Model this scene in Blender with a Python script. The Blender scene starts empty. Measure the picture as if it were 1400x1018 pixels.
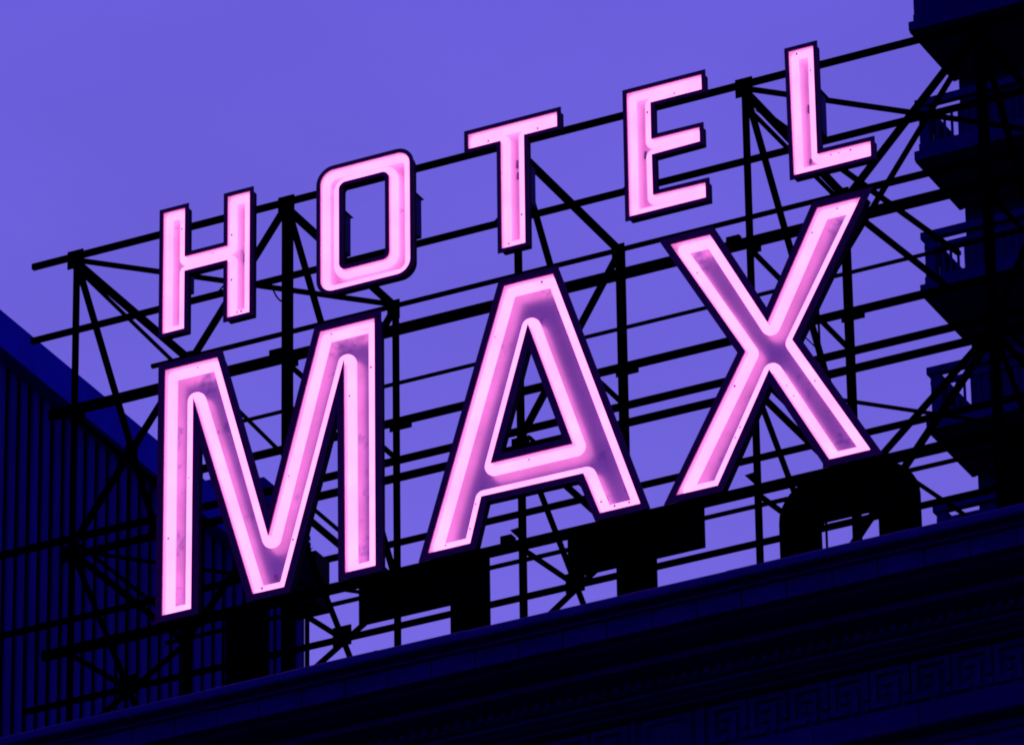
import bpy, bmesh, math, random
from mathutils import Vector, Matrix, noise
from mathutils.geometry import tessellate_polygon
random.seed(7)
S = bpy.context.scene
COL = S.collection
R = math.radians

# ------------------------------------------------------------------ materials
def nodes_of(m):
    m.use_nodes = True
    return m.node_tree.nodes, m.node_tree.links

def paint(name, c0, c1, rough=.6, scale=3.0, bump=.15, metallic=0.0, streak=False, bscale=None, spots=False):
    """weathered surface: two tones mixed by noise, fine bump"""
    m = bpy.data.materials.new(name); n, l = nodes_of(m)
    b = n['Principled BSDF']
    tc = n.new('ShaderNodeTexCoord'); mp = n.new('ShaderNodeMapping')
    mp.inputs['Scale'].default_value = (1, 1, .25) if streak else (1, 1, 1)
    l.new(tc.outputs['Object'], mp.inputs['Vector'])
    nz = n.new('ShaderNodeTexNoise'); nz.inputs['Scale'].default_value = scale
    nz.inputs['Detail'].default_value = 6; nz.inputs['Roughness'].default_value = .65
    l.new(mp.outputs[0], nz.inputs['Vector'])
    cr = n.new('ShaderNodeValToRGB')
    cr.color_ramp.elements[0].position = .35; cr.color_ramp.elements[0].color = (*c0, 1)
    cr.color_ramp.elements[1].position = .68; cr.color_ramp.elements[1].color = (*c1, 1)
    l.new(nz.outputs['Fac'], cr.inputs[0]); l.new(cr.outputs[0], b.inputs['Base Color'])
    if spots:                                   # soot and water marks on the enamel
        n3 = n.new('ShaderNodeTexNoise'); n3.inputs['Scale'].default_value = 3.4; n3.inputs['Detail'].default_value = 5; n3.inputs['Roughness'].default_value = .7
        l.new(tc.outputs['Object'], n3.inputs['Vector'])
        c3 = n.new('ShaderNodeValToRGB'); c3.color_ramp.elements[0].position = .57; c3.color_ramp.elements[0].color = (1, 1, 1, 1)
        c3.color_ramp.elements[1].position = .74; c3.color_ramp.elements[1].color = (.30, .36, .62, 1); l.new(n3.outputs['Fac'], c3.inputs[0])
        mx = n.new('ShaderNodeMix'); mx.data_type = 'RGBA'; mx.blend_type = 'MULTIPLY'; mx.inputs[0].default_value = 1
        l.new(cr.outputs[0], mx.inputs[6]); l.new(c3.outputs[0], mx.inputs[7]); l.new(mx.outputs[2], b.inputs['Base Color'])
    b.inputs['Roughness'].default_value = rough; b.inputs['Metallic'].default_value = metallic
    b.inputs['Specular IOR Level'].default_value = .03
    n2 = n.new('ShaderNodeTexNoise'); n2.inputs['Scale'].default_value = bscale or scale*9
    l.new(tc.outputs['Object'], n2.inputs['Vector'])
    bp = n.new('ShaderNodeBump'); bp.inputs['Strength'].default_value = bump
    if name == 'black_painted_steel': b.inputs['Specular IOR Level'].default_value = 0
    l.new(n2.outputs['Fac'], bp.inputs['Height']); l.new(bp.outputs[0], b.inputs['Normal'])
    return m

M_STEEL = paint('black_painted_steel', (.0006, .0005, .0008), (.002, .0015, .003), .9, 6, .2)
M_RIM = paint('dark_enamel_rim', (.17, .028, .085), (.23, .040, .12), .6, 5, .1)
M_HOUSE = paint('dark_sheet_metal', (.004, .002, .012), (.008, .004, .022), .6, 4, .15)
M_BOX = paint('blue_grey_box_paint', (.03, .02, .13), (.05, .03, .19), .6, 4, .15)
M_OLD = paint('sooty_black_letter_paint', (.0006, .0005, .001), (.0015, .001, .002), .9, 3, .2)
M_LINER = paint('white_enamel_liner', (.80, .78, .82), (.86, .84, .88), .6, 9, .05)
M_PAN_BIG = paint('mauve_falloff_pan', (.42, .38, .49), (.50, .44, .56), .35, 2.5, .02, metallic=.6, spots=True)  # pan darkened to mauve: light fall-off between the tubes put into its colour
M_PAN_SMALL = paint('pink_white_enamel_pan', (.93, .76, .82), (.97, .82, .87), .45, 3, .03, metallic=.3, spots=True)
M_CAP = paint('coping_metal', (.030, .012, .13), (.055, .022, .20), .55, 5, .2)
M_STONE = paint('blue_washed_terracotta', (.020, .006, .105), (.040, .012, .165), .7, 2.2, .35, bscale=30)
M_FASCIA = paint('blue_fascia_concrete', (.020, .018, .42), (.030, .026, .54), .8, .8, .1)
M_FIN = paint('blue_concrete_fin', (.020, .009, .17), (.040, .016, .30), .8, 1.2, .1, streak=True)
M_DEEP = paint('dark_glazing', (.0004, .0004, .0012), (.001, .001, .003), .6, 1.0, .05)
M_TOWER = paint('tower_dark_concrete', (.006, .003, .060), (.012, .005, .10), .85, .5, .1)
M_BALC = paint('balcony_concrete', (.009, .006, .085), (.014, .008, .13), .8, 1.0, .1)
M_ROOF = paint('tar_roof', (.01, .01, .012), (.02, .02, .022), .9, 2, .3)
M_GROUND = paint('asphalt', (.03, .03, .032), (.055, .052, .05), .9, .5, .2)
M_CABLE = paint('black_cable', (.004, .004, .004), (.008, .008, .008), .6, 9, .05)
M_ELEC = paint('blackened_electrode_glass', (.12, .08, .22), (.25, .16, .4), .5, 30, .1)
M_LEAF = paint('leaf', (.012, .02, .03), (.02, .035, .05), .7, 3, .1)

def emit(name, col, st):
    m = bpy.data.materials.new(name); n, l = nodes_of(m); n.clear()
    o = n.new('ShaderNodeOutputMaterial'); e = n.new('ShaderNodeEmission')
    e.inputs['Color'].default_value = (*col, 1)
    tc = n.new('ShaderNodeTexCoord'); nz = n.new('ShaderNodeTexNoise'); nz.inputs['Scale'].default_value = 2.6; nz.inputs['Detail'].default_value = 5
    l.new(tc.outputs['Object'], nz.inputs['Vector'])
    mr = n.new('ShaderNodeMapRange'); mr.inputs['From Min'].default_value = .3; mr.inputs['From Max'].default_value = .7
    mr.inputs['To Min'].default_value = st*.88; mr.inputs['To Max'].default_value = st*1.1   # ageing tubes glow unevenly
    l.new(nz.outputs['Fac'], mr.inputs['Value']); l.new(mr.outputs[0], e.inputs['Strength'])
    l.new(e.outputs[0], o.inputs['Surface']); return m
NEON_BIG = emit('pink_neon_glass', (1.0, .235, .68), 2.5)
NEON_SMALL = emit('pink_neon_glass_thin', (1.0, .245, .66), 2.25)

# ------------------------------------------------------------------ helpers
def tag(o, label=None, cat=None, group=None, kind=None):
    if label: o['label'] = label
    if cat: o['category'] = cat
    if group: o['group'] = group
    if kind: o['kind'] = kind
    return o

def empty(name, loc=(0, 0, 0)):
    o = bpy.data.objects.new(name, None); COL.objects.link(o); o.location = loc
    o.empty_display_size = .2
    return o

def obj(name, bm, mat, parent=None, bevel=0, smooth=False):
    bmesh.ops.recalc_face_normals(bm, faces=bm.faces[:]) if not smooth == 'keep' else None
    me = bpy.data.meshes.new(name)
    if parent is not None:                      # vertices are given in world space
        bmesh.ops.translate(bm, verts=bm.verts[:], vec=-wl(parent))
    bm.to_mesh(me); bm.free(); me.materials.append(mat)
    o = bpy.data.objects.new(name, me); COL.objects.link(o)
    if parent is not None: o.parent = parent
    if smooth:
        for p in me.polygons: p.use_smooth = True
    if bevel:
        b = o.modifiers.new('edge', 'BEVEL'); b.width = bevel; b.segments = 2; b.limit_method = 'ANGLE'
    return o

def wl(o):
    v = Vector(o.location)
    while o.parent: o = o.parent; v += Vector(o.location)
    return v

def box(bm, a, b):
    x0, y0, z0 = [min(p, q) for p, q in zip(a, b)]; x1, y1, z1 = [max(p, q) for p, q in zip(a, b)]
    v = [bm.verts.new(p) for p in ((x0,y0,z0),(x1,y0,z0),(x1,y1,z0),(x0,y1,z0),(x0,y0,z1),(x1,y0,z1),(x1,y1,z1),(x0,y1,z1))]
    for f in ((0,3,2,1),(4,5,6,7),(0,1,5,4),(1,2,6,5),(2,3,7,6),(3,0,4,7)): bm.faces.new([v[i] for i in f])

def bar(bm, p, q, w, h=None):
    """square steel section between two points"""
    h = h or w; p = Vector(p); q = Vector(q); d = (q-p).normalized()
    up = Vector((0, 0, 1)) if abs(d.z) < .9 else Vector((0, 1, 0))
    s = d.cross(up).normalized(); u = s.cross(d).normalized()
    vs = []
    for c in (p, q):
        for i, j in ((-1,-1),(1,-1),(1,1),(-1,1)): vs.append(bm.verts.new(c+s*w/2*i+u*h/2*j))
    for f in ((0,1,2,3),(7,6,5,4),(0,4,5,1),(1,5,6,2),(2,6,7,3),(3,7,4,0)): bm.faces.new([vs[i] for i in f])

def angle_bar(bm, p, q, w, t=.008):
    """rolled steel angle: two thin legs"""
    p = Vector(p); q = Vector(q); d = (q-p).normalized()
    up = Vector((0, 0, 1)) if abs(d.z) < .9 else Vector((0, 1, 0))
    s = d.cross(up).normalized(); u = s.cross(d).normalized()
    prof = [(-w/2,-w/2),(w/2,-w/2),(w/2,-w/2+t),(-w/2+t,-w/2+t),(-w/2+t,w/2),(-w/2,w/2)]
    a = [bm.verts.new(p+s*x+u*y) for x, y in prof]; b = [bm.verts.new(q+s*x+u*y) for x, y in prof]
    n = 6
    for i in range(n): bm.faces.new((a[i], a[(i+1)%n], b[(i+1)%n], b[i]))
    bm.faces.new(a[::-1]); bm.faces.new(b)

def tube(bm, path, r, seg=10, closed=False, flat=1.0):
    P = [Vector(p) for p in path]; n = len(P); rings = []
    for i in range(n):
        a = P[(i-1) % n] if (closed or i > 0) else P[i]
        b = P[(i+1) % n] if (closed or i < n-1) else P[i]
        d = (b-a).normalized()
        ref = Vector((0, 1, 0)) if abs(d.y) < .9 else Vector((0, 0, 1))
        s = d.cross(ref).normalized(); u = s.cross(d).normalized()
        rings.append([bm.verts.new(P[i]+s*math.cos(t)*r+u*math.sin(t)*r*flat) for t in [2*math.pi*k/seg for k in range(seg)]])
    for i in range(n if closed else n-1):
        A, B = rings[i], rings[(i+1) % n]
        for k in range(seg): bm.faces.new((A[k], A[(k+1)%seg], B[(k+1)%seg], B[k]))
    if not closed:
        bm.faces.new(rings[0][::-1]); bm.faces.new(rings[-1])

# ---- 2-D outline tools (x, z in the letter plane); material lies on the left of each loop
def area(L): return sum(L[i][0]*L[(i+1)%len(L)][1]-L[(i+1)%len(L)][0]*L[i][1] for i in range(len(L)))/2
def offset(L, t, rnd=False):
    """move a loop by t (t > 0 widens the material); rnd rounds the reflex corners of an inset"""
    out = []; n = len(L)
    for i in range(n):
        p0, p, p1 = [Vector((*L[j % n],)) for j in (i-1, i, i+1)]
        d0 = (p-p0).normalized(); d1 = (p1-p).normalized()
        n0 = Vector((d0.y, -d0.x)); n1 = Vector((d1.y, -d1.x))
        cr = d0.x*d1.y-d0.y*d1.x
        if rnd and t < 0 and cr < -.25:
            a0 = math.atan2(-n0.y, -n0.x); a1 = math.atan2(-n1.y, -n1.x)
            while a1 > a0: a1 -= 2*math.pi
            while a1 < a0-math.pi*1.2: a1 += 2*math.pi
            k = 7
            for j in range(k+1):
                a = a0+(a1-a0)*j/k; out.append((p.x+abs(t)*math.cos(a), p.y+abs(t)*math.sin(a)))
        else:
            m = n0+n1; m *= t/max(.02, (1+n0.dot(n1)))
            out.append((p.x+m.x, p.y+m.y))
    return out
def fillet(L, r, k=5):
    out = []; n = len(L)
    for i in range(n):
        p0, p, p1 = [Vector((*L[j % n],)) for j in (i-1, i, i+1)]
        a = (p0-p); b = (p1-p); la, lb = a.length, b.length
        if la < 1e-5 or lb < 1e-5: continue
        if a.normalized().dot(b.normalized()) < -.96: out.append(tuple(p)); continue
        ra = min(r, la*.45, lb*.45); A = p+a.normalized()*ra; B = p+b.normalized()*ra
        for j in range(k+1):
            t = j/k; q = A*(1-t)**2+p*2*t*(1-t)+B*t*t; out.append((q.x, q.y))
    return out
def rrect(x0, x1, z0, z1, r, k=8):
    out = []
    for cx, cz, a in ((x1-r, z0+r, -90), (x1-r, z1-r, 0), (x0+r, z1-r, 90), (x0+r, z0+r, 180)):
        for j in range(k+1):
            t = R(a+90*j/k); out.append((cx+r*math.cos(t), cz+r*math.sin(t)))
    return out
def cap(bm, loops, y):
    vs = [[bm.verts.new((x, y, z)) for x, z in L] for L in loops]
    flat = [v for L in vs for v in L]
    for tri in tessellate_polygon([[Vector((x, 0, z)) for x, z in L] for L in loops]):
        try: bm.faces.new([flat[i] for i in tri])
        except ValueError: pass
    return vs
def strip(bm, A, ya, B, yb):
    n = len(A)
    a = [bm.verts.new((x, ya, z)) for x, z in A]; b = [bm.verts.new((x, yb, z)) for x, z in B]
    for i in range(n): bm.faces.new((a[i], a[(i+1)%n], b[(i+1)%n], b[i]))
def slab(loops, y0, y1):
    bm = bmesh.new(); cap(bm, loops, y0); cap(bm, loops, y1)
    for L in loops: strip(bm, L, y0, L, y1)
    bmesh.ops.remove_doubles(bm, verts=bm.verts[:], dist=1e-5)
    return bm

# ------------------------------------------------------------------ letters
def H_(x0, x1, x2, x3, zb, zt, m0, m1):
    return [(x0,zt),(x1,zt),(x1,m1),(x2,m1),(x2,zt),(x3,zt),(x3,zb),(x2,zb),(x2,m0),(x1,m0),(x1,zb),(x0,zb)]
T0, T1 = 36.750, 35.380         # the upper word
B0, B1 = 34.968, 32.272         # the lower word
GLYPH = {
 'H': [H_(-3.861,-3.614,-3.130,-2.878,T1,T0,36.030,36.196)],
 'O': [rrect(-2.086,-1.090,T1+.008,T0,.145), rrect(-1.877,-1.322,35.595,36.575,.075)],
 'T': [[(-.442,T0),(.532,T0),(.532,36.583),(.170,36.583),(.167,T1),(-.091,T1),(-.088,36.583),(-.442,36.583)]],
 'E': [[(1.287,T0),(2.093,T0),(2.093,36.579),(1.543,36.579),(1.541,36.176),(2.058,36.172),(2.058,36.010),(1.543,36.000),(1.545,35.556),(2.104,35.548),(2.104,T1),(1.286,T1)]],
 'L': [[(3.022,T0),(3.283,T0),(3.284,35.552),(3.841,35.546),(3.840,T1),(3.032,T1)]],
 'M': [[(-3.826,B0),(-3.236,B0),(-2.662,32.868),(-2.090,B0),(-1.487,B0),(-1.489,B1),(-1.821,B1),(-1.828,34.582),(-2.484,B1),(-2.828,B1+.004),(-3.503,34.574),(-3.508,B1),(-3.832,B1)]],
 'A': [[(-.072,B0),(.457,B0),(1.333,B1),(.905,B1),(.740,32.735),(-.346,32.745),(-.470,B1),(-.926,B1)],
       [(.178,34.483),(.631,33.080),(-.240,33.080)]],
 'X': [[(1.715,B0),(2.133,B0),(2.704,33.872),(3.261,B0),(3.719,B0),(2.955,33.622),(3.714,B1),(3.291,B1),(2.708,33.365),(2.140,B1),(1.701,B1),(2.467,33.622)]],
}
ELECTRODES = {   # the blackened electrode sleeves seen on the pans: x, z, vertical?, length
 'H': [(-2.985,36.06,.10),(-3.70,35.98,.05),(-3.70,35.60,.05)], 'O': [], 'T': [(.045,36.33,.08),(.05,36.20,.07)],
 'E': [(1.43,36.07,.07)], 'L': [(3.17,36.12,.08),(3.17,35.54,.05)], 'M': [(-2.665,32.45,.12)], 'A': [], 'X': []}
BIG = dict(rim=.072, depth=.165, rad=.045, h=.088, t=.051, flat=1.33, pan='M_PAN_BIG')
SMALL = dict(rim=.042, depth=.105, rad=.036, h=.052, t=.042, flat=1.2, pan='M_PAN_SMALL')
LAB = {
 'H': 'lit pink neon channel letter H at the left end of the upper row',
 'O': 'lit pink neon letter O with rounded corners and a dark rectangular hole',
 'T': 'lit pink neon letter T of the upper row standing above the big A',
 'E': 'lit pink neon letter E with three arms in the upper row',
 'L': 'lit pink neon letter L at the right end of the upper row',
 'M': 'large lit pink neon letter M at the left end of the lower row',
 'A': 'large lit pink neon letter A in the middle of the lower row',
 'X': 'large lit pink neon letter X at the right end of the lower row'}

def letter(ch, prm, word, neon):
    loops = []
    for k, L in enumerate(GLYPH[ch]):
        a = area(L)
        if (a < 0) == (k == 0): L = L[::-1]
        loops.append(L)
    e, d, rad, h, t = (prm[k] for k in ('rim', 'depth', 'rad', 'h', 't'))
    xs = [p[0] for p in loops[0]]; zs = [p[1] for p in loops[0]]
    root = empty('channel_letter', ((min(xs)+max(xs))/2, 0, min(zs)))
    tag(root, LAB[ch], 'neon letter', word)
    # face rim: a flat dark flange round the opening, a little folded lip inside
    bm = bmesh.new(); th = .007
    for L in loops:
        O = offset(L, e)
        strip(bm, L, -th, O, -th); strip(bm, O, -th, O, th); strip(bm, O, th, L, th); strip(bm, L, th, L, -th)
    bmesh.ops.remove_doubles(bm, verts=bm.verts[:], dist=1e-5)
    obj('face_rim', bm, M_RIM, root)
    # housing: outer returns and back
    bm = bmesh.new()
    HO = [offset(L, .016) for L in loops]
    cap(bm, HO, d+.008)
    for L in HO: strip(bm, L, th+.001, L, d+.008)
    bmesh.ops.remove_doubles(bm, verts=bm.verts[:], dist=1e-5)
    obj('housing', bm, M_HOUSE, root)
    # liner: white enamelled inside walls, and the tinted back pan
    bm = bmesh.new()
    LI = [offset(L, .004) for L in loops]
    for L in LI: strip(bm, L, th+.001, L, d)
    bmesh.ops.remove_doubles(bm, verts=bm.verts[:], dist=1e-5)
    obj('side_liner', bm, M_LINER, root)
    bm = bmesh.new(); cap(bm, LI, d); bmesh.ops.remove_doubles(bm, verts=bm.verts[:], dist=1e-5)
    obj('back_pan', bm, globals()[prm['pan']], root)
    # neon tube that follows the outline
    for L in loops:
        P = fillet(offset(L, -t, rnd=True), t*.30, 4)
        Q = []
        for p in P:
            if not Q or (Vector(p)-Vector(Q[-1])).length > .004: Q.append(p)
        bm = bmesh.new(); tube(bm, [(x, d-h, z) for x, z in Q], rad, 14, closed=True, flat=prm['flat'])
        obj('neon_tube', bm, neon, root, smooth=True)
    rg = random.Random(ord(ch)); hd = rad*prm['flat']
    for k in range(9 if prm is BIG else 6):
        L = rg.choice(loops[:1]*3+loops); P = offset(L, -t); i = rg.randrange(len(P)); a = Vector(P[i]); b = Vector(P[(i+1) % len(P)])
        if (b-a).length < .12: continue
        c = a.lerp(b, rg.uniform(.15, .85)); sz = rg.uniform(.005, .009)
        bm = bmesh.new(); box(bm, (c.x-sz, d-h-hd-.006, c.y-sz*rg.uniform(.7, 2)), (c.x+sz, d-h-hd+.012, c.y+sz)); obj('tube_clip', bm, M_ELEC, root)
    # sleeves over the electrodes, small standoffs on the pan
    for (x, z, ln) in ELECTRODES[ch]:
        bm = bmesh.new(); tube(bm, [(x, d-.012, z-ln/2), (x+.004, d-.014, z+ln/2)], .012, 10)
        obj('electrode_sleeve', bm, M_ELEC, root, smooth=True)
    return root

UP = 'pink neon letters of the word HOTEL'; LO = 'large pink neon letters of the word MAX'
for ch in 'HOTEL': letter(ch, SMALL, UP, NEON_SMALL)
for ch in 'MAX': letter(ch, BIG, LO, NEON_BIG)

# ------------------------------------------------------------------ sign scaffold
YF, YR, YM = .35, 2.71, 1.53
ROOF = 30.56
sc = empty('sign_scaffold', (0, 1.5, ROOF))
tag(sc, 'black steel lattice scaffold holding up the lit pink letters on the hotel roof', 'scaffold')
PX = [-5.06, -2.645, -.09, 2.39, 4.86]
ZT = 36.74
def part(name, fn, bevel=0):
    bm = bmesh.new(); fn(bm); return obj(name, bm, M_STEEL, sc, bevel=bevel)
for x, w in zip(PX, (.052, .088, .060, .055, .085)):
    part('post', lambda bm: bar(bm, (x, YF+.01, ROOF), (x, YF+.01, ZT+.02), w, w))
for x, w in zip(PX, (.052, .055, .078, .075, .075)):
    part('post', lambda bm: bar(bm, (x, YR, ROOF), (x, YR, ZT-.02), w, w))
for (y, z, x0, x1, b, h) in (
    (YF, 36.735, -5.57, 6.1, .05, .060), (YF, 35.885, -5.57, 6.1, .05, .055), (YF, 34.985, -5.34, 6.1, .06, .100),
    (YF, 33.36, -5.18, 6.1, .05, .068), (YF, 32.325, -5.37, 6.1, .06, .095),
    (YR, 36.68, -5.50, 2.3, .04, .040), (YR, 36.68, 2.3, 6.3, .05, .060), (YR, 35.78, -4.9, 6.3, .035, .028), (YR, 35.34, -5.49, 6.3, .05, .075),
    (YR, 34.90, -7.6, 6.3, .05, .068), (YR, 33.97, -7.6, 6.3, .05, .055), (YR, 33.45, -5.3, 6.3, .035, .035),
    (YM, 32.402, -6.25, 6.2, .045, .055), (YR, 31.6, -6.0, 6.3, .05, .06), (YF, 31.1, -5.9, 6.1, .05, .06)):
    part('rail', lambda bm: bar(bm, (x0, y, z), (x1, y, z), b, h))
for i, x in enumerate(PX):
    part('strut', lambda bm: (bar(bm, (x, YF, 36.66), (x, YR, 36.66), .066, .06)))
    part('strut', lambda bm: (bar(bm, (x, YF, 34.92), (x, YR, 34.92), .04, .04)))
    part('strut', lambda bm: (bar(bm, (x, YF, 33.40), (x, YR, 33.40), .05, .05)))
    part('strut', lambda bm: (bar(bm, (x+.09, YF, 33.46), (x+.09, YR, 33.46), .03, .03)))
    part('strut', lambda bm: (bar(bm, (x, YF, 32.28), (x, YM, 32.40), .04, .04)))
    part('cross_brace', lambda bm: bar(bm, (x+.02, YF, 36.62), (x+.02, YR, 33.42), .055, .050))
    part('cross_brace', lambda bm: bar(bm, (x-.03, YR, 36.62), (x-.03, YF, 33.42), .055, .055))
    part('cross_brace', lambda bm: bar(bm, (x+.02, YF, 33.38), (x+.02, YR, 31.30), .045, .045))
    part('cross_brace', lambda bm: bar(bm, (x-.03, YR, 33.38), (x-.03, YF, 31.30), .045, .045))
    part('cross_brace', lambda bm: bar(bm, (x, YM, 32.42), (x-.05, YF, 31.75), .04, .04))
    for g in (((x-.08, YF-.045, 36.58), (x+.10, YF-.030, 36.78)), ((x-.07, YR-.055, 36.50), (x+.07, YR-.040, 36.72)),
              ((x-.11, YM-.01, 32.33), (x+.09, YM+.01, 32.54)), ((x-.08, YF-.04, 33.28), (x+.11, YF-.028, 33.46)),
              ((x-.06, YF+.06, 34.90), (x+.09, YF+.075, 35.07)), ((x-.07, YM-.01, 35.00), (x+.07, YM+.01, 35.14)),
              ((x-.10, YR+.04, 35.27), (x+.15, YR+.055, 35.41))):
        part('gusset_plate', lambda bm: box(bm, *g))
for i in (0, 3):
    a, b = PX[i], PX[i+1]
    part('top_brace', lambda bm: bar(bm, (a, YF, 36.69), (b, YR, 36.69), .044, .042))
    part('top_brace', lambda bm: bar(bm, (b, YF, 36.70), (a, YR, 36.60), .060, .055))
    part('level_brace', lambda bm: bar(bm, (a, YF, 33.42), (b, YR, 33.36), .03, .03))
    part('level_brace', lambda bm: bar(bm, (b, YF, 33.43), (a, YR, 33.43), .05, .05))
part('side_brace', lambda bm: bar(bm, (PX[4]-.03, YF+.045, 36.66), (PX[3], YF+.045, 33.3), .042, .042))
part('side_brace', lambda bm: bar(bm, (PX[4]-.03, YF+.045, 33.38), (PX[3]+.14, YF+.045, 30.58), .055, .055))
part('side_brace', lambda bm: bar(bm, (PX[0]+.03, YR, 36.60), (PX[1], YF+.06, 33.86), .030, .030))
part('side_brace', lambda bm: bar(bm, (PX[0], YF, 36.60), (PX[0]+.03, YR, 36.42), .030, .030))
part('side_brace', lambda bm: bar(bm, (PX[3], YF, 36.50), (PX[3]+.02, YR, 36.52), .034, .034))
part('back_stay', lambda bm: bar(bm, (PX[3]+.04, YR, 36.50), (PX[3]+.18, 4.9, 36.62), .05, .05))
part('back_stay', lambda bm: bar(bm, (PX[3], YF+.3, 36.62), (PX[3]+.40, 4.7, 36.86), .045, .045))
part('back_stay', lambda bm: bar(bm, (3.0, YR, 33.34), (3.52, YR+.2, 32.87), .035, .035))
part('conduit', lambda bm: tube(bm, [(2.37, 2.0, ROOF), (2.37, 2.0, 35.1)], .013, 8))
for z in (34.86, 34.62, 32.5): part('conduit_stay', lambda bm: bar(bm, (2.37, 2.0, z-.28), (2.15, 2.0, z), .014))
for g in (((-.30, YF-.05, 32.33), (-.18, YF+.05, 32.44)), ((2.16, YF-.04, 35.03), (2.30, YF+.02, 35.08)), ((-2.82, YF-.05, 35.03), (-2.6, YF+.05, 35.08))):
    part('bracket', lambda bm: box(bm, *g))
def wedge(bm, x, z, y=YF):
    v = [bm.verts.new(p) for p in ((x-.10, y, z+.04), (x+.01, y, z+.05), (x+.01, y, z-.09), (x-.10, y+.012, z+.04), (x+.01, y+.012, z+.05), (x+.01, y+.012, z-.09))]
    for f in ((0,1,2),(5,4,3),(0,3,4,1),(1,4,5,2),(2,5,3,0)): bm.faces.new([v[k] for k in f])
for x in PX[1:4]:
    part('clip_angle', lambda bm: wedge(bm, x-.03, 32.47))
def wire(name, pts, r=.009, parent=sc):
    bm = bmesh.new(); tube(bm, pts, r, 6); return obj(name, bm, M_CABLE, parent, smooth=True)
def sag(p, q, s, n=10):
    p, q = Vector(p), Vector(q)
    return [tuple(p.lerp(q, i/n)+Vector((0, 0, -4*s*(i/n)*(1-i/n)))) for i in range(n+1)]
for (x, z) in ((-.12, 35.90), (1.28, 35.90), (-1.25, 35.90), (-3.2, 35.90)):
    wire('cable', sag((x-.20, YF-.03, z), (x+.12, .12, z+.10), .012))
wire('cable', sag((-2.83, YF, 35.86), (-2.6, YF-.06, 35.60), .10))

# transformer boxes hung behind the upper letters, each with a little pitched cap
def xbox(xr, zb, label, h=.44):
    root = empty('transformer_box', (xr-.11, .32, zb)); x0, x1, y0, y1 = xr-.22, xr, .20, .46
    tag(root, label, 'transformer box', 'transformer boxes behind the upper letters')
    bm = bmesh.new(); box(bm, (x0, y0, zb), (x1, y1, zb+h)); obj('case', bm, M_BOX, root, bevel=.006)
    bm = bmesh.new(); o = .022
    v = [bm.verts.new(p) for p in ((x0-o, y0-o, zb+h+.001), (x1+o, y0-o, zb+h+.001), (x1+o, y1+o, zb+h+.001), (x0-o, y1+o, zb+h+.001), ((x0+x1)/2, y0-o, zb+h+.09), ((x0+x1)/2, y1+o, zb+h+.09))]
    for f in ((0,1,4),(2,3,5),(1,2,5,4),(3,0,4,5),(3,2,1,0)): bm.faces.new([v[k] for k in f])
    obj('cap', bm, M_BOX, root)
    bm = bmesh.new(); box(bm, (x1+.001, y0+.06, zb+.15), (x1+.012, y0+.09, zb+.24)); obj('latch', bm, M_STEEL, root)
xbox(-3.755, 36.02, 'small metal box showing beside the left leg of the H')
xbox(-1.985, 36.00, 'small blue-black metal box with pitched cap inside the hole of the O')
xbox(-1.195, 36.00, 'small blue-black metal box with pitched cap right of the O')
xbox(.065, 36.02, 'narrow metal box showing along the right side of the stem of the T')
xbox(3.20, 35.99, 'narrow metal box showing right of the upright of the L')
xbox(1.40, 35.95, 'small metal box hidden behind the upright of the E', h=.40)

# junction box low behind the M
jb = empty('junction_box', (-3.42, 2.2, 33.10))
tag(jb, 'bulky black junction box on the frame behind the foot of the M', 'junction box')
bm = bmesh.new(); box(bm, (-3.62, 2.05, 33.16), (-3.22, 2.35, 33.74)); obj('case', bm, M_HOUSE, jb, bevel=.01)
bm = bmesh.new(); box(bm, (-3.59, 2.03, 33.20), (-3.26, 2.049, 33.70)); obj('door', bm, M_HOUSE, jb, bevel=.004)
bm = bmesh.new(); tube(bm, [(-3.4, 2.2, 33.16), (-3.4, 2.2, ROOF)], .025, 8); obj('conduit', bm, M_STEEL, jb)

# ------------------------------------------------------------------ old unlit letters seen from the back
YL, ZB, ZU = 3.3, 31.62, 33.92
OLD = {
 'L': ([[(-5.9, ZB), (-4.44, ZB), (-4.44, ZU), (-4.93, ZU), (-4.93, ZB+.46), (-5.9, ZB+.46)]], 'unlit black letter seen from behind, low behind the left leg of the M'),
 'E': ([[(-1.92, ZB), (-1.92, ZU), (-3.39, ZU), (-3.39, ZU-.44), (-2.35, ZU-.44), (-2.35, 33.0), (-3.15, 33.0), (-3.15, 32.54), (-2.35, 32.54), (-2.35, ZB+.46), (-3.39, ZB+.46), (-3.39, ZB)]], 'unlit black letter seen from behind, below the left foot of the A'),
 'T': ([[(-.06, ZB), (-.06, ZU-.45), (.475, ZU-.45), (.475, ZU), (-1.025, ZU), (-1.025, ZU-.45), (-.49, ZU-.45), (-.49, ZB)]], 'unlit black letter T between the feet of the lit A and X'),
 'O': ([rrect(1.30, 2.81, ZB, ZU+.02, .42), rrect(1.74, 2.37, ZB+.47, ZU-.48, .05)], 'unlit black round-topped letter O below the foot of the lit X'),
 'H': ([[(3.68, ZB), (4.14, ZB), (4.14, 32.5), (4.72, 32.5), (4.72, ZB), (5.18, ZB), (5.18, ZU), (4.72, ZU), (4.72, 32.95), (4.14, 32.95), (4.14, ZU), (3.68, ZU)]], 'unlit black letter seen from behind at the far right before the dark tower')}
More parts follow.
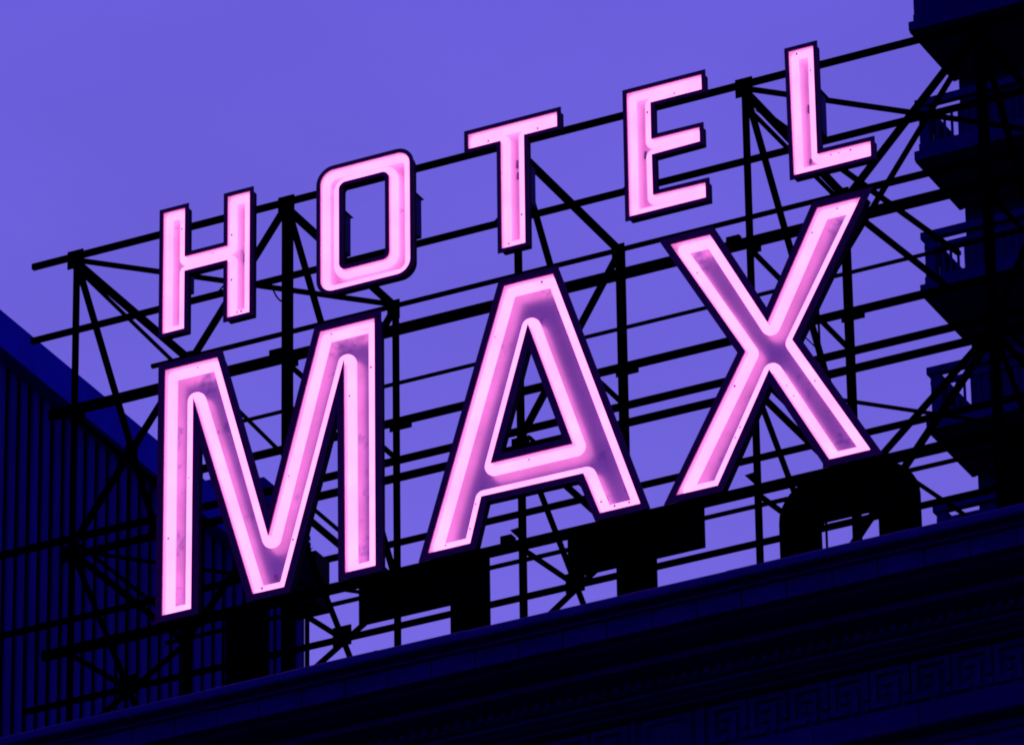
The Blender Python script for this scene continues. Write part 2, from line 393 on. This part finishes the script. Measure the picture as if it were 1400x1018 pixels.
for k, (loops, lab) in OLD.items():
    L2 = []
    for i, L in enumerate(loops):
        if (area(L) < 0) == (i == 0): L = L[::-1]
        L2.append(L)
    cx = sum(p[0] for p in L2[0])/len(L2[0])
    root = empty('unlit_letter', (cx, YL, ZB)); tag(root, lab, 'unlit letter', 'unlit letters of the sign that faces the other way')
    obj('letter_can', slab(L2, YL, YL+.05), M_OLD, root)
    for xx in {'L': (-4.68,), 'E': (-2.13,), 'T': (-.28,), 'O': (1.52, 2.59), 'H': (3.91, 4.95)}[k]:
        bm = bmesh.new(); bar(bm, (xx, YL+.12, ROOF), (xx, YL+.12, ZU-.1), .06, .06); obj('mounting_post', bm, M_STEEL, root)

# ------------------------------------------------------------------ hotel building: body and cornice
HX0, HX1 = -11.0, 13.0
hotel = empty('hotel_building', (0, 7, 0))
tag(hotel, 'dark stone hotel front with moulded cornice and fretwork frieze under the sign', 'building')
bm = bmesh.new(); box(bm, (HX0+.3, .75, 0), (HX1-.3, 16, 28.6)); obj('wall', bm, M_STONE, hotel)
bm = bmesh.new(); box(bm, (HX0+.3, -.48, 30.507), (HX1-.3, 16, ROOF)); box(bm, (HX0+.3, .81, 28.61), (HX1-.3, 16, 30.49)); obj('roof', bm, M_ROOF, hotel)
def prof_strip(bm, prof, x0, x1):
    a = [bm.verts.new((x0, y, z)) for y, z in prof]; b = [bm.verts.new((x1, y, z)) for y, z in prof]
    for i in range(len(prof)-1): bm.faces.new((a[i], a[i+1], b[i+1], b[i]))
    bm.faces.new(a[::-1]); bm.faces.new(b)
# coping: pieces about 0.9 m long with tiny uneven joints
cp = bmesh.new(); x = HX0; k = 0
while x < HX1:
    w = .91; dz = random.uniform(-.004, .004); dy = random.uniform(-.004, .004)
    rr = .055
    pr_ = [(-.60+dy, 30.70+dz), (-.60+dy, 30.85+dz)]
    for j in range(7):
        t = R(90+90*j/6); pr_.append((-1.0+rr+rr*math.cos(t)+dy, 30.85-rr+rr*math.sin(t)+dz))
    pr_ += [(-1.0+dy, 30.755+dz), (-.985+dy, 30.74+dz), (-.86+dy, 30.74+dz), (-.86+dy, 30.70+dz)]
    prof_strip(cp, pr_, x+.003, x+w-.003); prof_strip(cp, [(a-.002, b+.002) for a, b in pr_], x+w-.012, x+w+.0125)
    x += w
obj('coping', cp, M_CAP, hotel)
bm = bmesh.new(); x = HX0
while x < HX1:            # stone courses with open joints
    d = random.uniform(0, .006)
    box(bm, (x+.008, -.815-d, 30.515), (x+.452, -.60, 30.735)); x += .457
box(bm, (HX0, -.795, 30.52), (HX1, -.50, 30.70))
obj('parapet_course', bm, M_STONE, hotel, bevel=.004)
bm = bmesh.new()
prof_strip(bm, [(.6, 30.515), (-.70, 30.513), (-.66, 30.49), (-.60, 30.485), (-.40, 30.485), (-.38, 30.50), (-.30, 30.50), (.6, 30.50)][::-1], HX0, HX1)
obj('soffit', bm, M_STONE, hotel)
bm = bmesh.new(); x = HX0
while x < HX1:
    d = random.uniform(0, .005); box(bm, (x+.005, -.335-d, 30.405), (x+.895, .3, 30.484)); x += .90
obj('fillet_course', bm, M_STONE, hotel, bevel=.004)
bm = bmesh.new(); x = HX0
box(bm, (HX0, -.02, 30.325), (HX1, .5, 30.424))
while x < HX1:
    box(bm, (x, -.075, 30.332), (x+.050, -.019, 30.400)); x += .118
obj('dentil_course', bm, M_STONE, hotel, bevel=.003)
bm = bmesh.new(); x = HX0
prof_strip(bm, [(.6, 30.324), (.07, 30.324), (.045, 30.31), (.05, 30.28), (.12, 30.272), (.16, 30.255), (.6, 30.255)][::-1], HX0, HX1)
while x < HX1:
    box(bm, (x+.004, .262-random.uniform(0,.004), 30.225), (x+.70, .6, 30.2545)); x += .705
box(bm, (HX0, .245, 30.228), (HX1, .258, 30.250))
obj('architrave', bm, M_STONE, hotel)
# frieze: fretwork tiles and rosette panels
fr = bmesh.new(); YK = .40
box(fr, (HX0, YK+.012, 29.55), (HX1, .78, 30.223))
def key(bm, x, z, s):
    u = s/9.0; y0 = YK-.035; y1 = YK+.02
    def q(a, b, c, d): box(bm, (x+a*u, y0, z+b*u), (x+c*u, y1, z+d*u))
    q(.25, .25, 1.5, 8.75); q(1.5, 7.6, 8.75, 8.75); q(7.5, 2.6, 8.75, 7.6)   # frame and hook
    q(2.9, 5.2, 6.3, 6.4); q(5.1, .25, 6.3, 5.2); q(1.5, .25, 3.9, 1.5); q(2.9, 2.9, 3.9, 4.0)
    q(7.5, .25, 8.75, 1.4)
x = 1.80
while x < HX1-.5: key(fr, x, 29.80, .41); x += .412
x = .98-.412
n = 0
while x > HX0+.5:
    key(fr, x, 29.80, .41); x -= .412; n += 1
obj('fret_frieze', fr, M_STONE, hotel)
rp = empty_ = bmesh.new()
box(rp, (1.00, YK-.03, 29.78), (1.05, YK+.02, 30.22)); box(rp, (1.68, YK-.03, 29.78), (1.76, YK+.02, 30.22))
box(rp, (1.12, YK-.02, 29.76), (1.16, YK+.02, 30.20)); box(rp, (1.58, YK-.02, 29.76), (1.62, YK+.02, 30.20)); box(rp, (1.16, YK-.02, 30.15), (1.58, YK+.02, 30.20))
for kx in range(9):
    a = kx*2*math.pi/8; r0 = .10 if kx < 8 else 0
    m = bmesh.ops.create_uvsphere(rp, u_segments=10, v_segments=6, radius=.055)
    bmesh.ops.scale(rp, verts=m['verts'], vec=(1, .6, 1)); bmesh.ops.translate(rp, verts=m['verts'], vec=(1.37+r0*math.cos(a), YK+.01, 29.95+r0*math.sin(a)))
obj('rosette_panel', rp, M_STONE, hotel)
bm = bmesh.new(); x = HX0
while x < HX1:
    box(bm, (x+.004, YK-random.uniform(.006, .012), 29.56), (x+1.06, .78, 29.775)); x += 1.066
prof_strip(bm, [(.8, 29.55), (.60, 29.55), (.58, 29.52), (.62, 29.47), (.66, 29.46), (.66, 29.40), (.70, 29.36), (.70, 28.5), (.8, 28.5)][::-1], HX0, HX1)
obj('plain_band', bm, M_STONE, hotel)
for i in range(8):
    xc = -8.5+i*2.7
    for zf in (26.2, 22.8):
        bm = bmesh.new(); box(bm, (xc-.62, .70, zf-1.05), (xc+.62, .76, zf+1.05)); w = obj('window', bm, M_DEEP, hotel)
        bm = bmesh.new()
        for a, b, c, d in ((-.70, -1.12, -.60, 1.12), (.60, -1.12, .70, 1.12), (-.60, 1.02, .60, 1.12), (-.60, -1.12, .60, -1.03), (-.6, -.03, .6, .03)):
            box(bm, (xc+a, .66, zf+b), (xc+c, .745, zf+d))
        obj('frame', bm, M_STONE, w)

# ------------------------------------------------------------------ finned building far left
lb = empty('finned_building', (-45, 63, 0))
tag(lb, 'blue concrete building with tall vertical fins behind the left end of the sign', 'building')
LX, LY0, LY1, LZ = -38.35, 40.0, 68.7, 70.4
bm = bmesh.new(); box(bm, (LX-22, LY0, 0), (LX-.37, LY1, LZ-.3)); obj('wall', bm, M_DEEP, lb)
bm = bmesh.new(); box(bm, (LX-22, LY0-.1, LZ-.83), (LX, LY1+.05, LZ)); obj('fascia', bm, M_FASCIA, lb, bevel=.02)
bm = bmesh.new(); box(bm, (LX-22.3, LY0-.4, LZ+.001), (LX-.4, LY1-.3, LZ+.05)); obj('roof', bm, M_ROOF, lb)
y = LY1-.28; i = 0
fins = bmesh.new(); n_f = 0
while y > 53.0:
    f = bmesh.new(); w = .235+random.uniform(-.012, .012)
    box(f, (LX-.36, y-w/2, 20), (LX-.315+random.uniform(-.006, .006), y+w/2, LZ-.84))
    obj('fin', f, M_FIN, lb)
    y -= .455; i += 1
bm = bmesh.new()
for zf in range(18):
    box(bm, (LX-.5, LY0, LZ-4.2-zf*3.4), (LX-.355, LY1, LZ-3.95-zf*3.4))
obj('floor_band', bm, M_DEEP, lb)
fins.free()
bm = bmesh.new(); box(bm, (LX-2.5, 66.2, LZ+.06), (LX-.9, 67.9, LZ+1.5)); obj('penthouse', bm, M_FIN, lb)
bm = bmesh.new(); box(bm, (LX-.899, 66.2, LZ+.06), (LX-.02, 68.0, LZ+1.25)); obj('roof_screen', bm, M_FIN, lb)
pl = empty('rooftop_plant', (LX-.15, 68.15, LZ+.06))
tag(pl, 'tiny leafy plant on the roof edge between the legs of the M', 'plant')
bm = bmesh.new(); tube(bm, [(LX-.15, 68.15, LZ+.0), (LX-.12, 68.16, LZ+.35), (LX-.16, 68.2, LZ+.62)], .02, 6); obj('stem', bm, M_LEAF, pl)
bm = bmesh.new()
for i in range(26):
    c = Vector((LX-.15+random.gauss(0, .10), 68.2+random.gauss(0, .10), LZ+.30+random.random()*.55)); s = .07+random.random()*.06
    d1 = Vector((random.gauss(0, 1), random.gauss(0, 1), random.gauss(0, 1))).normalized(); d2 = d1.orthogonal().normalized()
    vs = [bm.verts.new(c+d1*s*math.cos(t)+d2*s*.7*math.sin(t)) for t in [k*math.pi/3 for k in range(6)]]
    bm.faces.new(vs)
obj('foliage', bm, M_LEAF, pl)

# ------------------------------------------------------------------ balcony tower far right
tw = empty('balcony_tower', (-15, 85, 0))
tag(tw, 'dark apartment tower with stacked corner balconies behind the right end of the sign', 'building')
TX, TY, TW = -26.55, 75.0, 2.5
bm = bmesh.new(); box(bm, (TX, TY+TW, 0), (TX+26, TY+24, 104)); obj('wall', bm, M_TOWER, tw)
XB1 = TX+5.2
def balcony(zb, solid=False):
    bm = bmesh.new(); box(bm, (TX-.02, TY, zb), (XB1, TY+TW-.01, zb+.42)); b = obj('balcony', bm, M_BALC, tw)
    bm = bmesh.new(); box(bm, (TX-.10, TY-.10, zb-.02), (XB1, TY-.001, zb+.20)); box(bm, (TX-.12, TY-.001, zb-.02), (TX-.021, TY+TW-.02, zb+.20)); obj('slab_lip', bm, M_BALC, b)
    if solid:
        bm = bmesh.new(); box(bm, (TX, TY+.002, zb+.42), (XB1, TY+.18, zb+4.6)); box(bm, (TX, TY+.18, zb+.42), (TX+.18, TY+TW-.02, zb+4.6)); obj('parapet', bm, M_BALC, b); return
    zt = zb+1.52
    bm = bmesh.new()
    for z0, z1, o in ((zt-.17, zt, .06), (zt-.42, zt-.32, .0)):
        box(bm, (TX-o, TY-o, z0), (XB1, TY+.12, z1)); box(bm, (TX-o, TY+.121, z0), (TX+.12, TY+TW-.02, z1))
    obj('rail', bm, M_BALC, b)
    bm = bmesh.new(); box(bm, (TX+.005, TY+.005, zb+.42), (TX+.24, TY+.24, zt-.171)); obj('corner_post', bm, M_BALC, b)
    bm = bmesh.new(); x = TX+.40
    while x < XB1: box(bm, (x, TY+.04, zb+.42), (x+.05, TY+.09, zt-.42)); x += .175
    obj('baluster_row', bm, M_BALC, b)
    bm = bmesh.new(); y = TY+.40
    while y < TY+TW-.2: box(bm, (TX+.04, y, zb+.42), (TX+.09, y+.05, zt-.42)); y += .175
    obj('baluster_row', bm, M_BALC, b)
for i in range(-3, 4):
    zb = 80.66+3.37*i
    if i >= 1: continue
    balcony(zb)
balcony(84.0, True)
for i in range(-4, 4):
    z0 = 80.66+3.37*i
    for xx in (TX+2.0, TX+6.6, TX+9.4, TX+12.2):
        bm = bmesh.new(); box(bm, (xx, TY+TW-.03, z0+.6), (xx+1.5, TY+TW+.01, z0+2.7)); w = obj('window', bm, M_DEEP, tw)
    bm = bmesh.new(); box(bm, (XB1+.3, TY+TW-.12, z0-.1), (TX+26, TY+TW-.001, z0+.25)); obj('string_course', bm, M_BALC, tw)

# ------------------------------------------------------------------ ground
bm = bmesh.new(); v = [bm.verts.new(p) for p in ((-3000, -3000, 0), (3000, -3000, 0), (3000, 3000, 0), (-3000, 3000, 0))]; bm.faces.new(v)
g = obj('ground', bm, M_GROUND); tag(g, kind='structure')

# ------------------------------------------------------------------ dusk sky
w = bpy.data.worlds.new('World'); S.world = w; w.use_nodes = True
n, l = w.node_tree.nodes, w.node_tree.links
bg = n['Background']
SUN_EL, SUN_ROT = R(1.5), R(200)
tc = n.new('ShaderNodeTexCoord'); sx = n.new('ShaderNodeSeparateXYZ'); l.new(tc.outputs['Generated'], sx.inputs[0])
ramp = n.new('ShaderNodeValToRGB'); e = ramp.color_ramp.elements
e[0].position = .30; e[0].color = (.242, .186, .83, 1)
e[1].position = .62; e[1].color = (.100, .078, .650, 1)
m_ = ramp.color_ramp.elements.new(.47); m_.color = (.156, .120, .725, 1)
l.new(sx.outputs['Z'], ramp.inputs[0])
back = n.new('ShaderNodeMapRange'); back.inputs['From Min'].default_value = .35; back.inputs['From Max'].default_value = -.25
l.new(sx.outputs['Y'], back.inputs['Value'])
deep = n.new('ShaderNodeMix'); deep.data_type = 'RGBA'
rb = n.new('ShaderNodeValToRGB'); rb.color_ramp.elements[0].position = .05; rb.color_ramp.elements[0].color = (.040, .020, .95, 1)
rb.color_ramp.elements[1].position = .6; rb.color_ramp.elements[1].color = (.022, .013, .36, 1)
l.new(sx.outputs['Z'], rb.inputs[0]); l.new(rb.outputs[0], deep.inputs[7])
l.new(back.outputs[0], deep.inputs[0]); l.new(ramp.outputs[0], deep.inputs[6])
nz = n.new('ShaderNodeTexNoise'); nz.inputs['Scale'].default_value = 13.0; nz.inputs['Detail'].default_value = 5
mp = n.new('ShaderNodeMapping'); mp.inputs['Scale'].default_value = (1, 1, 2.2); l.new(tc.outputs['Generated'], mp.inputs[0]); l.new(mp.outputs[0], nz.inputs['Vector'])
mr = n.new('ShaderNodeMapRange'); mr.inputs['To Min'].default_value = .86; mr.inputs['To Max'].default_value = 1.14; l.new(nz.outputs['Fac'], mr.inputs['Value'])
vm = n.new('ShaderNodeVectorMath'); vm.operation = 'SCALE'; l.new(deep.outputs[2], vm.inputs[0]); l.new(mr.outputs[0], vm.inputs['Scale'])
sky = n.new('ShaderNodeTexSky'); sky.sky_type = 'NISHITA'; sky.sun_disc = False; sky.sun_elevation = SUN_EL; sky.sun_rotation = SUN_ROT
vs2 = n.new('ShaderNodeVectorMath'); vs2.operation = 'SCALE'; vs2.inputs['Scale'].default_value = .004; l.new(sky.outputs[0], vs2.inputs[0])
ad = n.new('ShaderNodeVectorMath'); ad.operation = 'ADD'; l.new(vm.outputs[0], ad.inputs[0]); l.new(vs2.outputs[0], ad.inputs[1])
l.new(ad.outputs[0], bg.inputs['Color']); bg.inputs['Strength'].default_value = 1.0

sd = bpy.data.lights.new('sun', 'SUN'); sd.energy = .02; sd.angle = R(10); sd.color = (.6, .6, 1)
so = bpy.data.objects.new('sun', sd); COL.objects.link(so); so.rotation_euler = (R(90)-SUN_EL-R(20), 0, R(25))

# ------------------------------------------------------------------ camera
cam = bpy.data.cameras.new('camera'); co = bpy.data.objects.new('camera', cam); COL.objects.link(co)
cam.sensor_width = 36; cam.lens = 9931.16/1400*36; cam.clip_start = .5; cam.clip_end = 6000
r0 = (0.89487, 0.446125, -0.013117); r1 = (-0.217799, 0.410849, -0.885306); r2 = (-0.389568, 0.795095, 0.464823)
mat = Matrix(((r0[0], -r1[0], -r2[0], 27.26975), (r0[1], -r1[1], -r2[1], -55.65665), (r0[2], -r1[2], -r2[2], 1.46236), (0, 0, 0, 1)))
co.matrix_world = mat
S.camera = co
S.view_settings.view_transform = 'Standard'; S.view_settings.look = 'None'; S.view_settings.exposure = 0; S.view_settings.gamma = 1
S.render.engine = 'CYCLES'; S.cycles.filter_width = 1.9
S.cycles.max_bounces = 8; S.cycles.diffuse_bounces = 5
